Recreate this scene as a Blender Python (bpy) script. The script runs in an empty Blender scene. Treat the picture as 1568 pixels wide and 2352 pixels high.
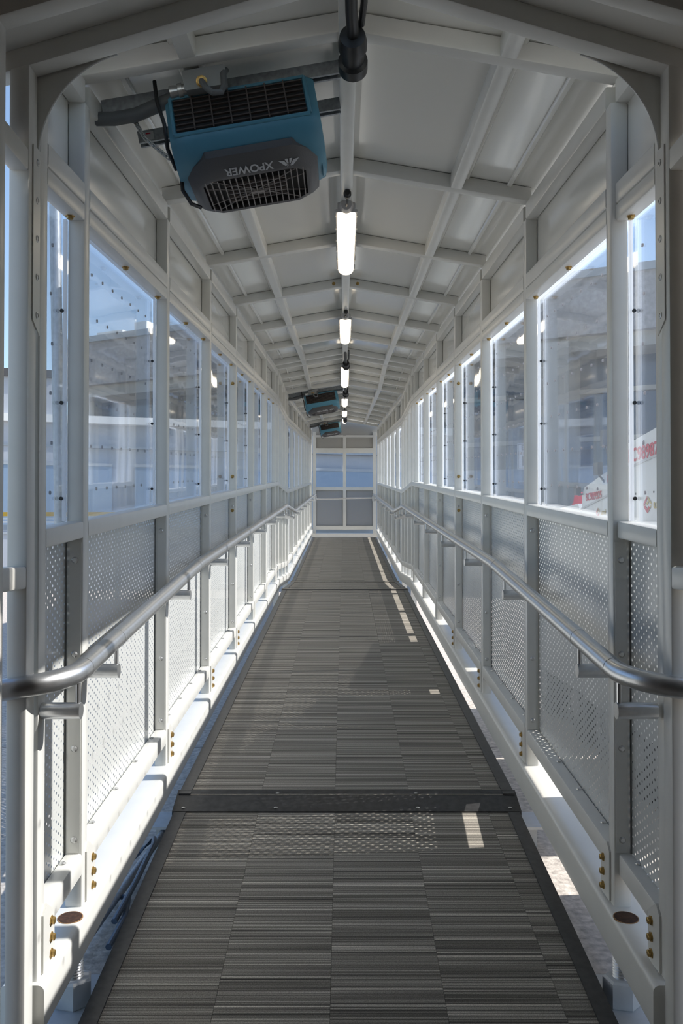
import bpy, math, random
from mathutils import Vector, Matrix
random.seed(7)
scn = bpy.context.scene
R = math.radians
COL = scn.collection

# ------------------------------------------------------------------ camera
HC = 1.38                      # camera height above the apron
FPX = 2030.0
cam_d = bpy.data.cameras.new('camera'); cam = bpy.data.objects.new('camera', cam_d); COL.objects.link(cam)
cam_d.sensor_fit = 'VERTICAL'; cam_d.sensor_height = 36.0; cam_d.lens = FPX/2352*36.0
PITCH = 0.85
cam.location = (0, 0, HC); cam.rotation_euler = (R(90+PITCH), 0, 0)
cam_d.shift_x = -5.5/2352; cam_d.shift_y = (64-FPX*math.tan(R(PITCH)))/2352
cam_d.clip_start = 0.05; cam_d.clip_end = 400
scn.camera = cam
# ------------------------------------------------------------------ sky, sun, exposure
SUN = Vector((1.0, 0.10, 0.78)).normalized()
w = bpy.data.worlds.new('world'); scn.world = w; w.use_nodes = True
nt = w.node_tree; nt.nodes.clear()
sky = nt.nodes.new('ShaderNodeTexSky'); sky.sky_type = 'NISHITA'; sky.sun_disc = False
sky.sun_elevation = math.asin(SUN.z); sky.sun_rotation = math.atan2(SUN.x, SUN.y)
sky.air_density = 1.0; sky.dust_density = 0.5; sky.ozone_density = 1.0
bg = nt.nodes.new('ShaderNodeBackground'); bg.inputs[1].default_value = 0.155
wo = nt.nodes.new('ShaderNodeOutputWorld')
nt.links.new(sky.outputs[0], bg.inputs[0]); nt.links.new(bg.outputs[0], wo.inputs[0])
sl = bpy.data.lights.new('sun', 'SUN'); sl.energy = 4.9; sl.angle = R(0.53); sl.color = (1.0, 0.95, 0.88)
so = bpy.data.objects.new('sun', sl); COL.objects.link(so)
so.rotation_euler = SUN.to_track_quat('Z', 'Y').to_euler(); so.location = (20, 0, 20)
scn.view_settings.view_transform = 'Standard'; scn.view_settings.look = 'None'
scn.view_settings.gamma = 1.0; scn.view_settings.use_curve_mapping = False
scn.view_settings.exposure = 0.64
scn.cycles.use_denoising = True
scn.cycles.max_bounces = 14; scn.cycles.diffuse_bounces = 9; scn.cycles.transparent_max_bounces = 24

# ------------------------------------------------------------------ materials
def mat(name, col, rough=0.5, metal=0.0, noise=None, bump=None, coat=0.0, emit=None, spec=None):
    """principled material; noise=(scale, amount), bump=(scale, strength)"""
    m = bpy.data.materials.new(name); m.use_nodes = True
    n = m.node_tree.nodes; l = m.node_tree.links; b = n['Principled BSDF']
    b.inputs['Base Color'].default_value = (*col, 1); b.inputs['Roughness'].default_value = rough
    b.inputs['Metallic'].default_value = metal; b.inputs['Coat Weight'].default_value = coat
    if spec is not None: b.inputs['Specular IOR Level'].default_value = spec
    if emit: b.inputs['Emission Color'].default_value = (*emit[0], 1); b.inputs['Emission Strength'].default_value = emit[1]
    if noise or bump: tc = n.new('ShaderNodeTexCoord')
    if noise:
        t = n.new('ShaderNodeTexNoise'); t.inputs['Scale'].default_value = noise[0]; t.inputs['Detail'].default_value = 6
        l.new(tc.outputs['Object'], t.inputs['Vector'])
        r = n.new('ShaderNodeMapRange'); r.inputs[1].default_value = 0.3; r.inputs[2].default_value = 0.7
        r.inputs[3].default_value = 1-noise[1]; r.inputs[4].default_value = 1+noise[1]; l.new(t.outputs[0], r.inputs[0])
        mx = n.new('ShaderNodeMix'); mx.data_type = 'RGBA'; mx.blend_type = 'MULTIPLY'; mx.inputs[0].default_value = 1
        mx.inputs[6].default_value = (*col, 1); l.new(r.outputs[0], mx.inputs[7]); l.new(mx.outputs[2], b.inputs['Base Color'])
    if bump:
        t2 = n.new('ShaderNodeTexNoise'); t2.inputs['Scale'].default_value = bump[0]; t2.inputs['Detail'].default_value = 4
        l.new(tc.outputs['Object'], t2.inputs['Vector'])
        bp = n.new('ShaderNodeBump'); bp.inputs['Strength'].default_value = bump[1]; bp.inputs['Distance'].default_value = 0.01
        l.new(t2.outputs[0], bp.inputs['Height']); l.new(bp.outputs[0], b.inputs['Normal'])
    return m

M = {}
M['paint'] = mat('white_paint', (0.68, 0.675, 0.64), 0.28, noise=(9, 0.03))
M['roof'] = mat('roof_sheet_paint', (0.75, 0.745, 0.70), 0.2, bump=(1.6, 0.06), coat=1.0, spec=0.7)
M['roof'].node_tree.nodes['Principled BSDF'].inputs['Coat Roughness'].default_value = 0.12
M['perf'] = mat('perforated_sheet_paint', (0.56, 0.57, 0.555), 0.24, bump=(2.0, 0.05))
M['perf_end_shade'] = mat('shaded_perforated_sheet', (0.30, 0.31, 0.32), 0.35)  # perforated sheet with the end wall's shade mixed into its colour
M['steel'] = mat('brushed_rail_metal', (0.66, 0.67, 0.68), 0.30, 0.9, noise=(60, 0.05))
M['galv'] = mat('galvanised_steel', (0.33, 0.35, 0.37), 0.45, 0.6, noise=(55, 0.22))
M['zinc'] = mat('zinc_screw', (0.62, 0.62, 0.61), 0.32, 0.8)
M['brass'] = mat('yellow_zinc_bolt', (0.42, 0.28, 0.10), 0.35, 0.8, noise=(90, 0.3))
M['black'] = mat('black_rubber', (0.012, 0.012, 0.013), 0.45)
M['edge'] = mat('black_edge_metal', (0.055, 0.055, 0.057), 0.38, 0.35, noise=(40, 0.25))
M['rust'] = mat('rusty_rim', (0.30, 0.17, 0.08), 0.8, noise=(60, 0.4))
M['rusthole'] = mat('rusty_tube_inside', (0.05, 0.022, 0.012), 0.9, noise=(80, 0.5))
M['blue'] = mat('blue_plastic', (0.085, 0.25, 0.345), 0.42, noise=(14, 0.06))
M['char'] = mat('charcoal_plastic', (0.085, 0.082, 0.082), 0.5, bump=(300, 0.1))
M['dark'] = mat('dark_interior', (0.012, 0.011, 0.012), 0.6)
M['bar'] = mat('brown_black_grille', (0.075, 0.06, 0.055), 0.5)
M['outbar'] = mat('pale_brown_grille', (0.24, 0.215, 0.20), 0.45)
M['end_panel_shade'] = mat('end_panel_shaded_paint', (0.40, 0.39, 0.36), 0.35)  # panel paint darkened: shade high on the end wall put into the colour
M['silver'] = mat('silver_print', (0.55, 0.55, 0.55), 0.4)
M['box'] = mat('grey_junction_box', (0.27, 0.28, 0.28), 0.45, 0.3)
M['conduit'] = mat('grey_conduit', (0.11, 0.115, 0.12), 0.5)
M['lamp_body'] = mat('lamp_body_grey', (0.45, 0.44, 0.44), 0.45)
M['lens'] = mat('glowing_diffuser', (0.9, 0.88, 0.82), 0.35, emit=((1.0, 0.85, 0.63), 2.4))
M['concrete'] = mat('rough_concrete', (0.36, 0.35, 0.36), 0.95, noise=(7, 0.25), bump=(22, 1.0))
M['smooth_concrete'] = mat('smooth_concrete', (0.38, 0.37, 0.35), 0.85, noise=(1.2, 0.1))
M['coping'] = mat('grey_coping', (0.36, 0.40, 0.44), 0.6)
M['glazing'] = mat('dark_blue_glazing', (0.03, 0.055, 0.11), 0.08, spec=0.6)
M['annex'] = mat('pale_cladding', (0.42, 0.45, 0.50), 0.6, noise=(0.8, 0.06))
M['annexwin'] = mat('annex_window', (0.22, 0.31, 0.44), 0.15)
M['white'] = mat('white_vehicle_paint', (0.78, 0.79, 0.78), 0.35)
M['red'] = mat('red_print', (0.60, 0.02, 0.045), 0.5)
M['gold'] = mat('gold_print', (0.55, 0.42, 0.12), 0.5)
M['redlamp'] = mat('red_beacon', (0.75, 0.02, 0.05), 0.2)
M['yellow'] = mat('yellow_paint', (0.70, 0.42, 0.04), 0.5)
M['greyrub'] = mat('tyre', (0.03, 0.03, 0.03), 0.8)
M['warm'] = mat('warm_back_wall', (0.42, 0.34, 0.28), 0.7)
M['hose'] = mat('blue_grey_hose', (0.10, 0.14, 0.20), 0.4)
M['plate'] = mat('base_plate_paint', (0.50, 0.52, 0.54), 0.5, noise=(18, 0.08))

def glass_mat():
    m = bpy.data.materials.new('acrylic_sheet'); m.use_nodes = True
    n = m.node_tree.nodes; l = m.node_tree.links; n.clear()
    o = n.new('ShaderNodeOutputMaterial'); tr = n.new('ShaderNodeBsdfTransparent'); tr.inputs[0].default_value = (0.95, 0.965, 0.985, 1)
    gl = n.new('ShaderNodeBsdfGlossy'); gl.inputs['Roughness'].default_value = 0.03; gl.inputs['Color'].default_value = (0.95, 0.97, 1, 1)
    lw = n.new('ShaderNodeLayerWeight'); lw.inputs[0].default_value = 0.5
    pw = n.new('ShaderNodeMath'); pw.operation = 'POWER'; pw.inputs[1].default_value = 4.0; l.new(lw.outputs['Facing'], pw.inputs[0])
    fr = n.new('ShaderNodeMapRange'); fr.inputs[3].default_value = 0.022; fr.inputs[4].default_value = 0.92; l.new(pw.outputs[0], fr.inputs[0])
    tc = n.new('ShaderNodeTexCoord'); nz = n.new('ShaderNodeTexNoise'); nz.inputs['Scale'].default_value = 3.2
    mp = n.new('ShaderNodeMapping'); mp.inputs['Scale'].default_value = (1, 1, 0.35)
    bp = n.new('ShaderNodeBump'); bp.inputs['Strength'].default_value = 0.05; bp.inputs['Distance'].default_value = 0.02
    l.new(tc.outputs['Object'], mp.inputs[0]); l.new(mp.outputs[0], nz.inputs['Vector']); l.new(nz.outputs[0], bp.inputs['Height'])
    l.new(bp.outputs[0], gl.inputs['Normal'])
    mx = n.new('ShaderNodeMixShader'); l.new(fr.outputs[0], mx.inputs[0]); l.new(tr.outputs[0], mx.inputs[1]); l.new(gl.outputs[0], mx.inputs[2])
    tl = n.new('ShaderNodeBsdfTranslucent'); tl.inputs[0].default_value = (0.75, 0.83, 0.95, 1)
    m2 = n.new('ShaderNodeMixShader'); m2.inputs[0].default_value = 0.012
    l.new(mx.outputs[0], m2.inputs[1]); l.new(tl.outputs[0], m2.inputs[2]); l.new(m2.outputs[0], o.inputs[0])
    return m
M['glass'] = glass_mat()

def trans_mat(name, col, f):
    m = bpy.data.materials.new(name); m.use_nodes = True
    n = m.node_tree.nodes; l = m.node_tree.links; n.clear()
    o = n.new('ShaderNodeOutputMaterial'); d = n.new('ShaderNodeBsdfDiffuse'); d.inputs[0].default_value = (*col, 1)
    t = n.new('ShaderNodeBsdfTranslucent'); t.inputs[0].default_value = (*col, 1); mx = n.new('ShaderNodeMixShader'); mx.inputs[0].default_value = f
    l.new(d.outputs[0], mx.inputs[1]); l.new(t.outputs[0], mx.inputs[2]); l.new(mx.outputs[0], o.inputs[0]); return m
M['bead'] = trans_mat('translucent_bead', (0.9, 0.92, 0.95), 0.6)
M['stud'] = trans_mat('smoky_stud', (0.45, 0.45, 0.47), 0.9)

def carpet_mat():
    m = bpy.data.materials.new('striped_carpet'); m.use_nodes = True
    n = m.node_tree.nodes; l = m.node_tree.links; b = n['Principled BSDF']; b.inputs['Roughness'].default_value = 0.95
    b.inputs['Specular IOR Level'].default_value = 0.1
    tc = n.new('ShaderNodeTexCoord'); oi = n.new('ShaderNodeObjectInfo')
    sp = n.new('ShaderNodeSeparateXYZ'); l.new(tc.outputs['Object'], sp.inputs[0])
    def lin(src, k, off=None):
        a = n.new('ShaderNodeMath'); a.operation = 'MULTIPLY'; a.inputs[1].default_value = k; l.new(src, a.inputs[0])
        if off is None: return a.outputs[0]
        c = n.new('ShaderNodeMath'); c.operation = 'ADD'; l.new(a.outputs[0], c.inputs[0]); l.new(off, c.inputs[1]); return c.outputs[0]
    rnd = lin(oi.outputs['Random'], 500.0)
    def nz(kx, ky, z, detail):
        cb = n.new('ShaderNodeCombineXYZ'); l.new(lin(sp.outputs[0], kx), cb.inputs[0]); l.new(lin(sp.outputs[1], ky, rnd), cb.inputs[1]); cb.inputs[2].default_value = z
        t = n.new('ShaderNodeTexNoise'); t.inputs['Scale'].default_value = 1.0; t.inputs['Detail'].default_value = detail; t.inputs['Roughness'].default_value = 0.7
        l.new(cb.outputs[0], t.inputs['Vector']); return t.outputs[0]
    s1 = nz(0.35, 95.0, 0.0, 2.0)      # narrow stripes
    s2 = nz(0.3, 16.0, 5.0, 1.0)       # broad bands
    s3 = nz(340.0, 260.0, 9.0, 2.0)    # pile
    r1 = n.new('ShaderNodeValToRGB'); e = r1.color_ramp.elements
    e[0].position = 0.30; e[0].color = (0.045, 0.043, 0.042, 1); e[1].position = 0.66; e[1].color = (0.688, 0.640, 0.560, 1)
    x = e.new(0.42); x.color = (0.189, 0.176, 0.157, 1); y = e.new(0.54); y.color = (0.328, 0.307, 0.269, 1)
    l.new(s1, r1.inputs[0])
    r2 = n.new('ShaderNodeMapRange'); r2.inputs[1].default_value = 0.33; r2.inputs[2].default_value = 0.67; r2.inputs[3].default_value = 0.52; r2.inputs[4].default_value = 1.22; l.new(s2, r2.inputs[0])
    r3 = n.new('ShaderNodeMapRange'); r3.inputs[1].default_value = 0.3; r3.inputs[2].default_value = 0.7; r3.inputs[3].default_value = 0.6; r3.inputs[4].default_value = 1.4; l.new(s3, r3.inputs[0])
    mm = n.new('ShaderNodeMath'); mm.operation = 'MULTIPLY'; l.new(r2.outputs[0], mm.inputs[0]); l.new(r3.outputs[0], mm.inputs[1])
    mx = n.new('ShaderNodeMix'); mx.data_type = 'RGBA'; mx.blend_type = 'MULTIPLY'; mx.inputs[0].default_value = 1
    l.new(r1.outputs[0], mx.inputs[6]); l.new(mm.outputs[0], mx.inputs[7]); l.new(mx.outputs[2], b.inputs['Base Color'])
    bp = n.new('ShaderNodeBump'); bp.inputs['Strength'].default_value = 0.5; bp.inputs['Distance'].default_value = 0.004
    ad = n.new('ShaderNodeMath'); ad.operation = 'ADD'; l.new(s1, ad.inputs[0]); l.new(s3, ad.inputs[1]); l.new(ad.outputs[0], bp.inputs['Height'])
    l.new(bp.outputs[0], b.inputs['Normal']); return m
M['carpet'] = carpet_mat()
M['ground'] = mat('apron_concrete', (0.50, 0.46, 0.42), 0.9, noise=(30, 0.35), bump=(60, 0.4))

# ------------------------------------------------------------------ mesh helpers
class MB:
    def __init__(s): s.v = []; s.f = []
    def add(s, vs, fs):
        k = len(s.v); s.v += [tuple(p) for p in vs]; s.f += [tuple(i+k for i in f) for f in fs]; return s
    def loft(s, a, b, caps=True):
        n = len(a); fs = [(i, (i+1) % n, n+(i+1) % n, n+i) for i in range(n)]
        if caps: fs += [tuple(range(n-1, -1, -1)), tuple(range(n, 2*n))]
        return s.add(list(a)+list(b), fs)
    def box(s, x0, x1, y0, y1, z0, z1):
        return s.loft([(x0, y0, z0), (x1, y0, z0), (x1, y1, z0), (x0, y1, z0)], [(x0, y0, z1), (x1, y0, z1), (x1, y1, z1), (x0, y1, z1)])
    def ring(s, c, ax, r, n, ph=0):
        c = Vector(c); ax = Vector(ax).normalized(); u = ax.orthogonal().normalized(); w_ = ax.cross(u)
        return [c+r*(math.cos(ph+2*math.pi*i/n)*u+math.sin(ph+2*math.pi*i/n)*w_) for i in range(n)]
    def cyl(s, p0, p1, r0, r1=None, n=16):
        r1 = r0 if r1 is None else r1; ax = Vector(p1)-Vector(p0)
        return s.loft(s.ring(p0, ax, r0, n), s.ring(p1, ax, r1, n))
    def tube(s, path, r, n=12, closed=False):
        path = [Vector(p) for p in path]; N = len(path); prev = None; rings = []
        for i, p in enumerate(path):
            t = (path[(i+1) % N]-path[i-1]) if closed else (path[min(i+1, N-1)]-path[max(i-1, 0)])
            t.normalize()
            if prev is None: u = t.orthogonal().normalized()
            else: u = (prev-t*prev.dot(t)).normalized()
            prev = u; w_ = t.cross(u)
            rr_ = r[i] if isinstance(r, (list, tuple)) else r
            rings.append([p+rr_*(math.cos(2*math.pi*k/n)*u+math.sin(2*math.pi*k/n)*w_) for k in range(n)])
        vs = [q for g in rings for q in g]; fs = []
        for i in range(N if closed else N-1):
            j = (i+1) % N
            for k in range(n): fs.append((i*n+k, i*n+(k+1) % n, j*n+(k+1) % n, j*n+k))
        if not closed: fs += [tuple(range(n-1, -1, -1)), tuple((N-1)*n+k for k in range(n))]
        return s.add(vs, fs)
    def lathe(s, p0, ax, prof, n=20):
        """prof: list of (distance along the axis, radius)"""
        p0 = Vector(p0); ax = Vector(ax).normalized(); rings = [s.ring(p0+ax*d, ax, max(r, 1e-4), n) for d, r in prof]
        vs = [q for g in rings for q in g]; fs = []
        for i in range(len(prof)-1):
            for k in range(n): fs.append((i*n+k, i*n+(k+1) % n, (i+1)*n+(k+1) % n, (i+1)*n+k))
        fs += [tuple(range(n-1, -1, -1)), tuple((len(prof)-1)*n+k for k in range(n))]
        return s.add(vs, fs)
    def mesh(s, name, m, smooth=True):
        me = bpy.data.meshes.new(name); me.from_pydata(s.v, [], s.f); me.materials.append(M[m] if isinstance(m, str) else m)
        me.validate()
        import bmesh as _b
        b = _b.new(); b.from_mesh(me); _b.ops.recalc_face_normals(b, faces=b.faces); b.to_mesh(me); b.free()
        if smooth:
            me.polygons.foreach_set('use_smooth', [True]*len(me.polygons)); me.set_sharp_from_angle(angle=R(35))
        return me
    def build(s, name, m, parent=None, loc=(0, 0, 0), smooth=True):
        return place(name, s.mesh(name, m, smooth), parent, loc)

def place(name, me, parent=None, loc=(0, 0, 0), rot=None):
    o = bpy.data.objects.new(name, me); COL.objects.link(o); o.parent = parent; o.location = loc
    if rot: o.rotation_euler = rot
    return o
def tag(o, label=None, cat=None, group=None, kind=None):
    if label: o['label'] = label
    if cat: o['category'] = cat
    if group: o['group'] = group
    if kind: o['kind'] = kind
    return o
def empty(name, loc=(0, 0, 0)):
    o = bpy.data.objects.new(name, None); COL.objects.link(o); o.location = loc; o.empty_display_size = 0.1; return o
def copy_tree(o, parent=None):
    c = o.copy(); COL.objects.link(c); c.parent = parent
    for ch in list(o.children): copy_tree(ch, c)
    return c
def rr(cx, cy, w_, h, r=0.006, seg=2):
    """rounded rectangle polygon"""
    out = []
    for (sx, sy, a0) in ((1, 1, 0), (-1, 1, 90), (-1, -1, 180), (1, -1, 270)):
        for i in range(seg+1):
            a = R(a0+90*i/seg); out.append((cx+sx*(w_/2-r)+r*math.cos(a), cy+sy*(h/2-r)+r*math.sin(a)))
    return out
CACHE = {}
def cached(key, fn):
    if key not in CACHE: CACHE[key] = fn()
    return CACHE[key]
def ybar(poly, ln, sl):
    return MB().loft([(x, 0, z) for x, z in poly], [(x, ln, z+sl*ln) for x, z in poly])

# ------------------------------------------------------------------ the line of the walkway
S1, S3 = 0.0813, 0.0772
YB1, YB2 = 10.32, 12.05
def L(y):
    if y < YB1: return HC+S1*y
    if y < YB2: return HC+S1*YB1
    return HC+S1*YB1+S3*(y-YB2)
XC = 0.012
PW = 0.054                      # post size along the walkway
POSTS = [2.215]+[2.59+1.2192*k for k in range(7)]+[10.32, 10.93, 11.5, 12.05, 13.3, 14.57, 15.85, 17.12, 18.4, 19.68, 20.95]
Z = dict(base_top=-1.28, base_bot=-1.40, rail_top=-1.126, rail_bot=-1.19, sill_top=-0.156, sill_bot=-0.206,
         head_bot=0.73, head_mid=0.779, head_top=0.842, eave_bot=1.08, eave_top=1.15)
RIDGE, RS = 1.295, 0.173        # rafter underside at the ridge, slope
XP, XO = 0.775, 0.825           # inner and outer face of the side walls

# ================================================================== SETTING
ground = MB().box(-60, 60, -30, 90, -0.3, 0.0).build('ground', 'ground', smooth=False)
tag(ground, 'speckled concrete apron under the walkway', 'ground', kind='structure')
for (y0, y1) in ((2.5, 2.506), (5.9, 5.906)):
    MB().box(-3, 3, y0, y1, -0.001, 0.0012).build('pavement_joint', 'dark', ground, smooth=False)

# ---- floor
floor = empty('floor'); tag(floor, 'striped grey carpet floor of the ramp with black metal edges', 'floor', kind='structure')
def zf(y):                      # carpet height
    if y <= 3.76: return L(y)-1.45-0.037*(3.75-y)
    return L(y)-1.415
XF = 0.722
SECT = [(1.75, 3.75), (3.84, 10.26), (10.40, 11.98), (12.10, 20.25)]
COLS = [-0.677, -0.372, -0.05, 0.272, 0.594, 0.677]
tile_i = 0
for si, (a, b) in enumerate(SECT):
    za, zb = zf(a), zf(b); sl_ = (zb-za)/(b-a); ang = math.atan(sl_)
    MB().loft([(-XF+XC+.01, a, za-.045), (XF+XC-.01, a, za-.045), (XF+XC-.01, a, za-.008), (-XF+XC+.01, a, za-.008)],
              [(-XF+XC+.01, b, zb-.045), (XF+XC-.01, b, zb-.045), (XF+XC-.01, b, zb-.008), (-XF+XC+.01, b, zb-.008)]).build('deck_plate', 'edge', floor, smooth=False)
    for s in (-1, 1):           # angle edge strips
        x0, x1 = XC+s*0.676, XC+s*XF
        lo, hi = min(x0, x1), max(x0, x1)
        t = MB().loft([(lo, a, za-.002), (hi, a, za-.002), (hi, a, za+.006), (lo, a, za+.006)], [(lo, b, zb-.002), (hi, b, zb-.002), (hi, b, zb+.006), (lo, b, zb+.006)])
        xo = XC+s*(XF+.004); l2, h2 = min(x1, xo), max(x1, xo)
        t.loft([(l2, a, za-.05), (h2, a, za-.05), (h2, a, za+.006), (l2, a, za+.006)], [(l2, b, zb-.05), (h2, b, zb-.05), (h2, b, zb+.006), (l2, b, zb+.006)])
        tr_ = t.build('edge_strip', 'edge', floor, smooth=False)
        if si < 2:
            yy = a+0.25
            while yy < b:
                MB().lathe((xo, yy, zf(yy)-.02), (s, 0, 0), [(0, .006), (.002, .006), (.003, .003)], 8).build('screw', 'zinc', tr_); yy += 0.62
    ln = math.hypot(b-a, zb-za)
    for c in range(5):
        x0, x1 = COLS[c], COLS[c+1]; pos = 0.0; nxt = random.uniform(0.2, 0.9)
        if si == 1 and c == 2: nxt = 0.76
        while pos < ln-1e-4:
            e = min(nxt, ln)
            if ln-e < 0.12: e = ln
            key = ('tile', c, round(e-pos, 3))
            wd, le = x1-x0-.0003, e-pos-.0003
            me = cached(key, lambda: MB().loft(*[[(px, py, zz) for px, py in rr(0, 0, wd-d, le-d, .001, 1)] for zz, d in ((-.006, 0), (0.001, 0.0006))]).mesh('carpet_tile', 'carpet', False))
            mid = (pos+e)/2; yy = a+mid*math.cos(ang)
            place('carpet_tile', me, floor, (XC+(x0+x1)/2, yy, za+mid*math.sin(ang)), (ang, 0, 0))
            pos = e; nxt = e+0.90
def threshold(y0, y1, m, screws):
    za, zb = zf(y0)+.004, zf(y1)+.004; xh = XF+.012
    o = MB().loft([(XC-xh, y0, za-.02), (XC+xh, y0, za-.02), (XC+xh, y0, za+.004), (XC-xh, y0, za+.004)],
                  [(XC-xh, y1, zb-.02), (XC+xh, y1, zb-.02), (XC+xh, y1, zb+.004), (XC-xh, y1, zb+.004)]).build('threshold_plate', m, floor, smooth=False)
    if screws:
        for x in (-.69, -.30, .30, .69):
            for k in (.16, .84):
                y = y0+(y1-y0)*k; z = za+(zb-za)*k+.004
                MB().lathe((XC+x, y, z), (0, 0, 1), [(0, .0085), (.0015, .0085), (.003, .005)], 12).build('screw', 'zinc', o)
threshold(3.73, 3.875, 'edge', True)
threshold(10.24, 10.42, 'carpet', False); threshold(11.96, 12.12, 'carpet', False)
for (y0, y1) in ((10.22, 10.25), (10.41, 10.43), (12.11, 12.13)):
    MB().box(XC-XF, XC+XF, y0, y1, zf(y0)-.01, zf(y0)+.012).build('joint_bar', 'black', floor, smooth=False)

# ---- perforated sheet mesh: sheared with the slope, staggered round holes
def perf_mesh(ln, z0, z1, sl_, m='perf', a=0.0135, ay=0.0205, r=0.0039, mg=0.022):
    b = MB(); nx = int((ln-2*mg)/ay); nz = int((z1-z0-2*mg)/a)
    ox = (ln-nx*ay)/2; oz = z0+(z1-z0-nz*a)/2; idx = {}
    def P(y, z): return (0.0, y, z+sl_*y)
    def V(i, j):
        if (i, j) not in idx: idx[(i, j)] = len(b.v); b.v.append(P(ox+i*ay, oz+j*a))
        return idx[(i, j)]
    for i in range(nx):
        for j in range(nz):
            c = [V(i, j), V(i+1, j), V(i+1, j+1), V(i, j+1)]
            if (i+j) % 2: b.f.append(tuple(c)); continue
            k = len(b.v); cy, cz = ox+(i+.5)*ay, oz+(j+.5)*a
            for q in range(8):
                an = math.pi/4*q-3*math.pi/4; b.v.append(P(cy+r*math.cos(an), cz+r*math.sin(an)))
            for q in range(4):
                b.f.append((c[q], k+2*q+1, k+2*q)); b.f.append((c[q], c[(q+1) % 4], k+2*q+1)); b.f.append((c[(q+1) % 4], k+(2*q+2) % 8, k+2*q+1))
    y1_, zz1 = ox+nx*ay, oz+nz*a                     # plain margins
    for (ya, yb, zc, zd) in ((0, ln, z0, oz), (0, ln, zz1, z1), (0, ox, oz, zz1), (y1_, ln, oz, zz1)):
        b.add([P(ya, zc), P(yb, zc), P(yb, zd), P(ya, zd)], [(0, 1, 2, 3)])
    me = bpy.data.meshes.new('perforated_panel'); me.from_pydata(b.v, [], b.f); me.materials.append(M[m]); return me

def stud_mesh(ln, sl_):
    b = MB(); row = 0; z = 0.64
    while z > -0.12:
        y = 0.27 if row % 2 == 0 else 0.335
        if ln < 0.6: y = 0.12 if row % 2 == 0 else 0.24
        while y < ln-0.06:
            zz = z+sl_*y
            b.cyl((-.0035, y, zz), (.0005, y, zz), .0055, n=8); y += 0.132
        z -= 0.142; row += 1
    return b.mesh('marker_studs', 'stud')

hexbolt = MB().lathe((0, 0, 0), (0, 0, 1), [(0, .013), (.003, .013), (.0031, .0095), (.010, .0095), (.011, .007)], 6).mesh('bolt', 'brass', False)
dome = MB().lathe((0, 0, 0), (0, -1, 0), [(0, .010), (.0025, .0095), (.0055, .006), (.006, .001)], 12).mesh('screw', 'zinc')

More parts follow.
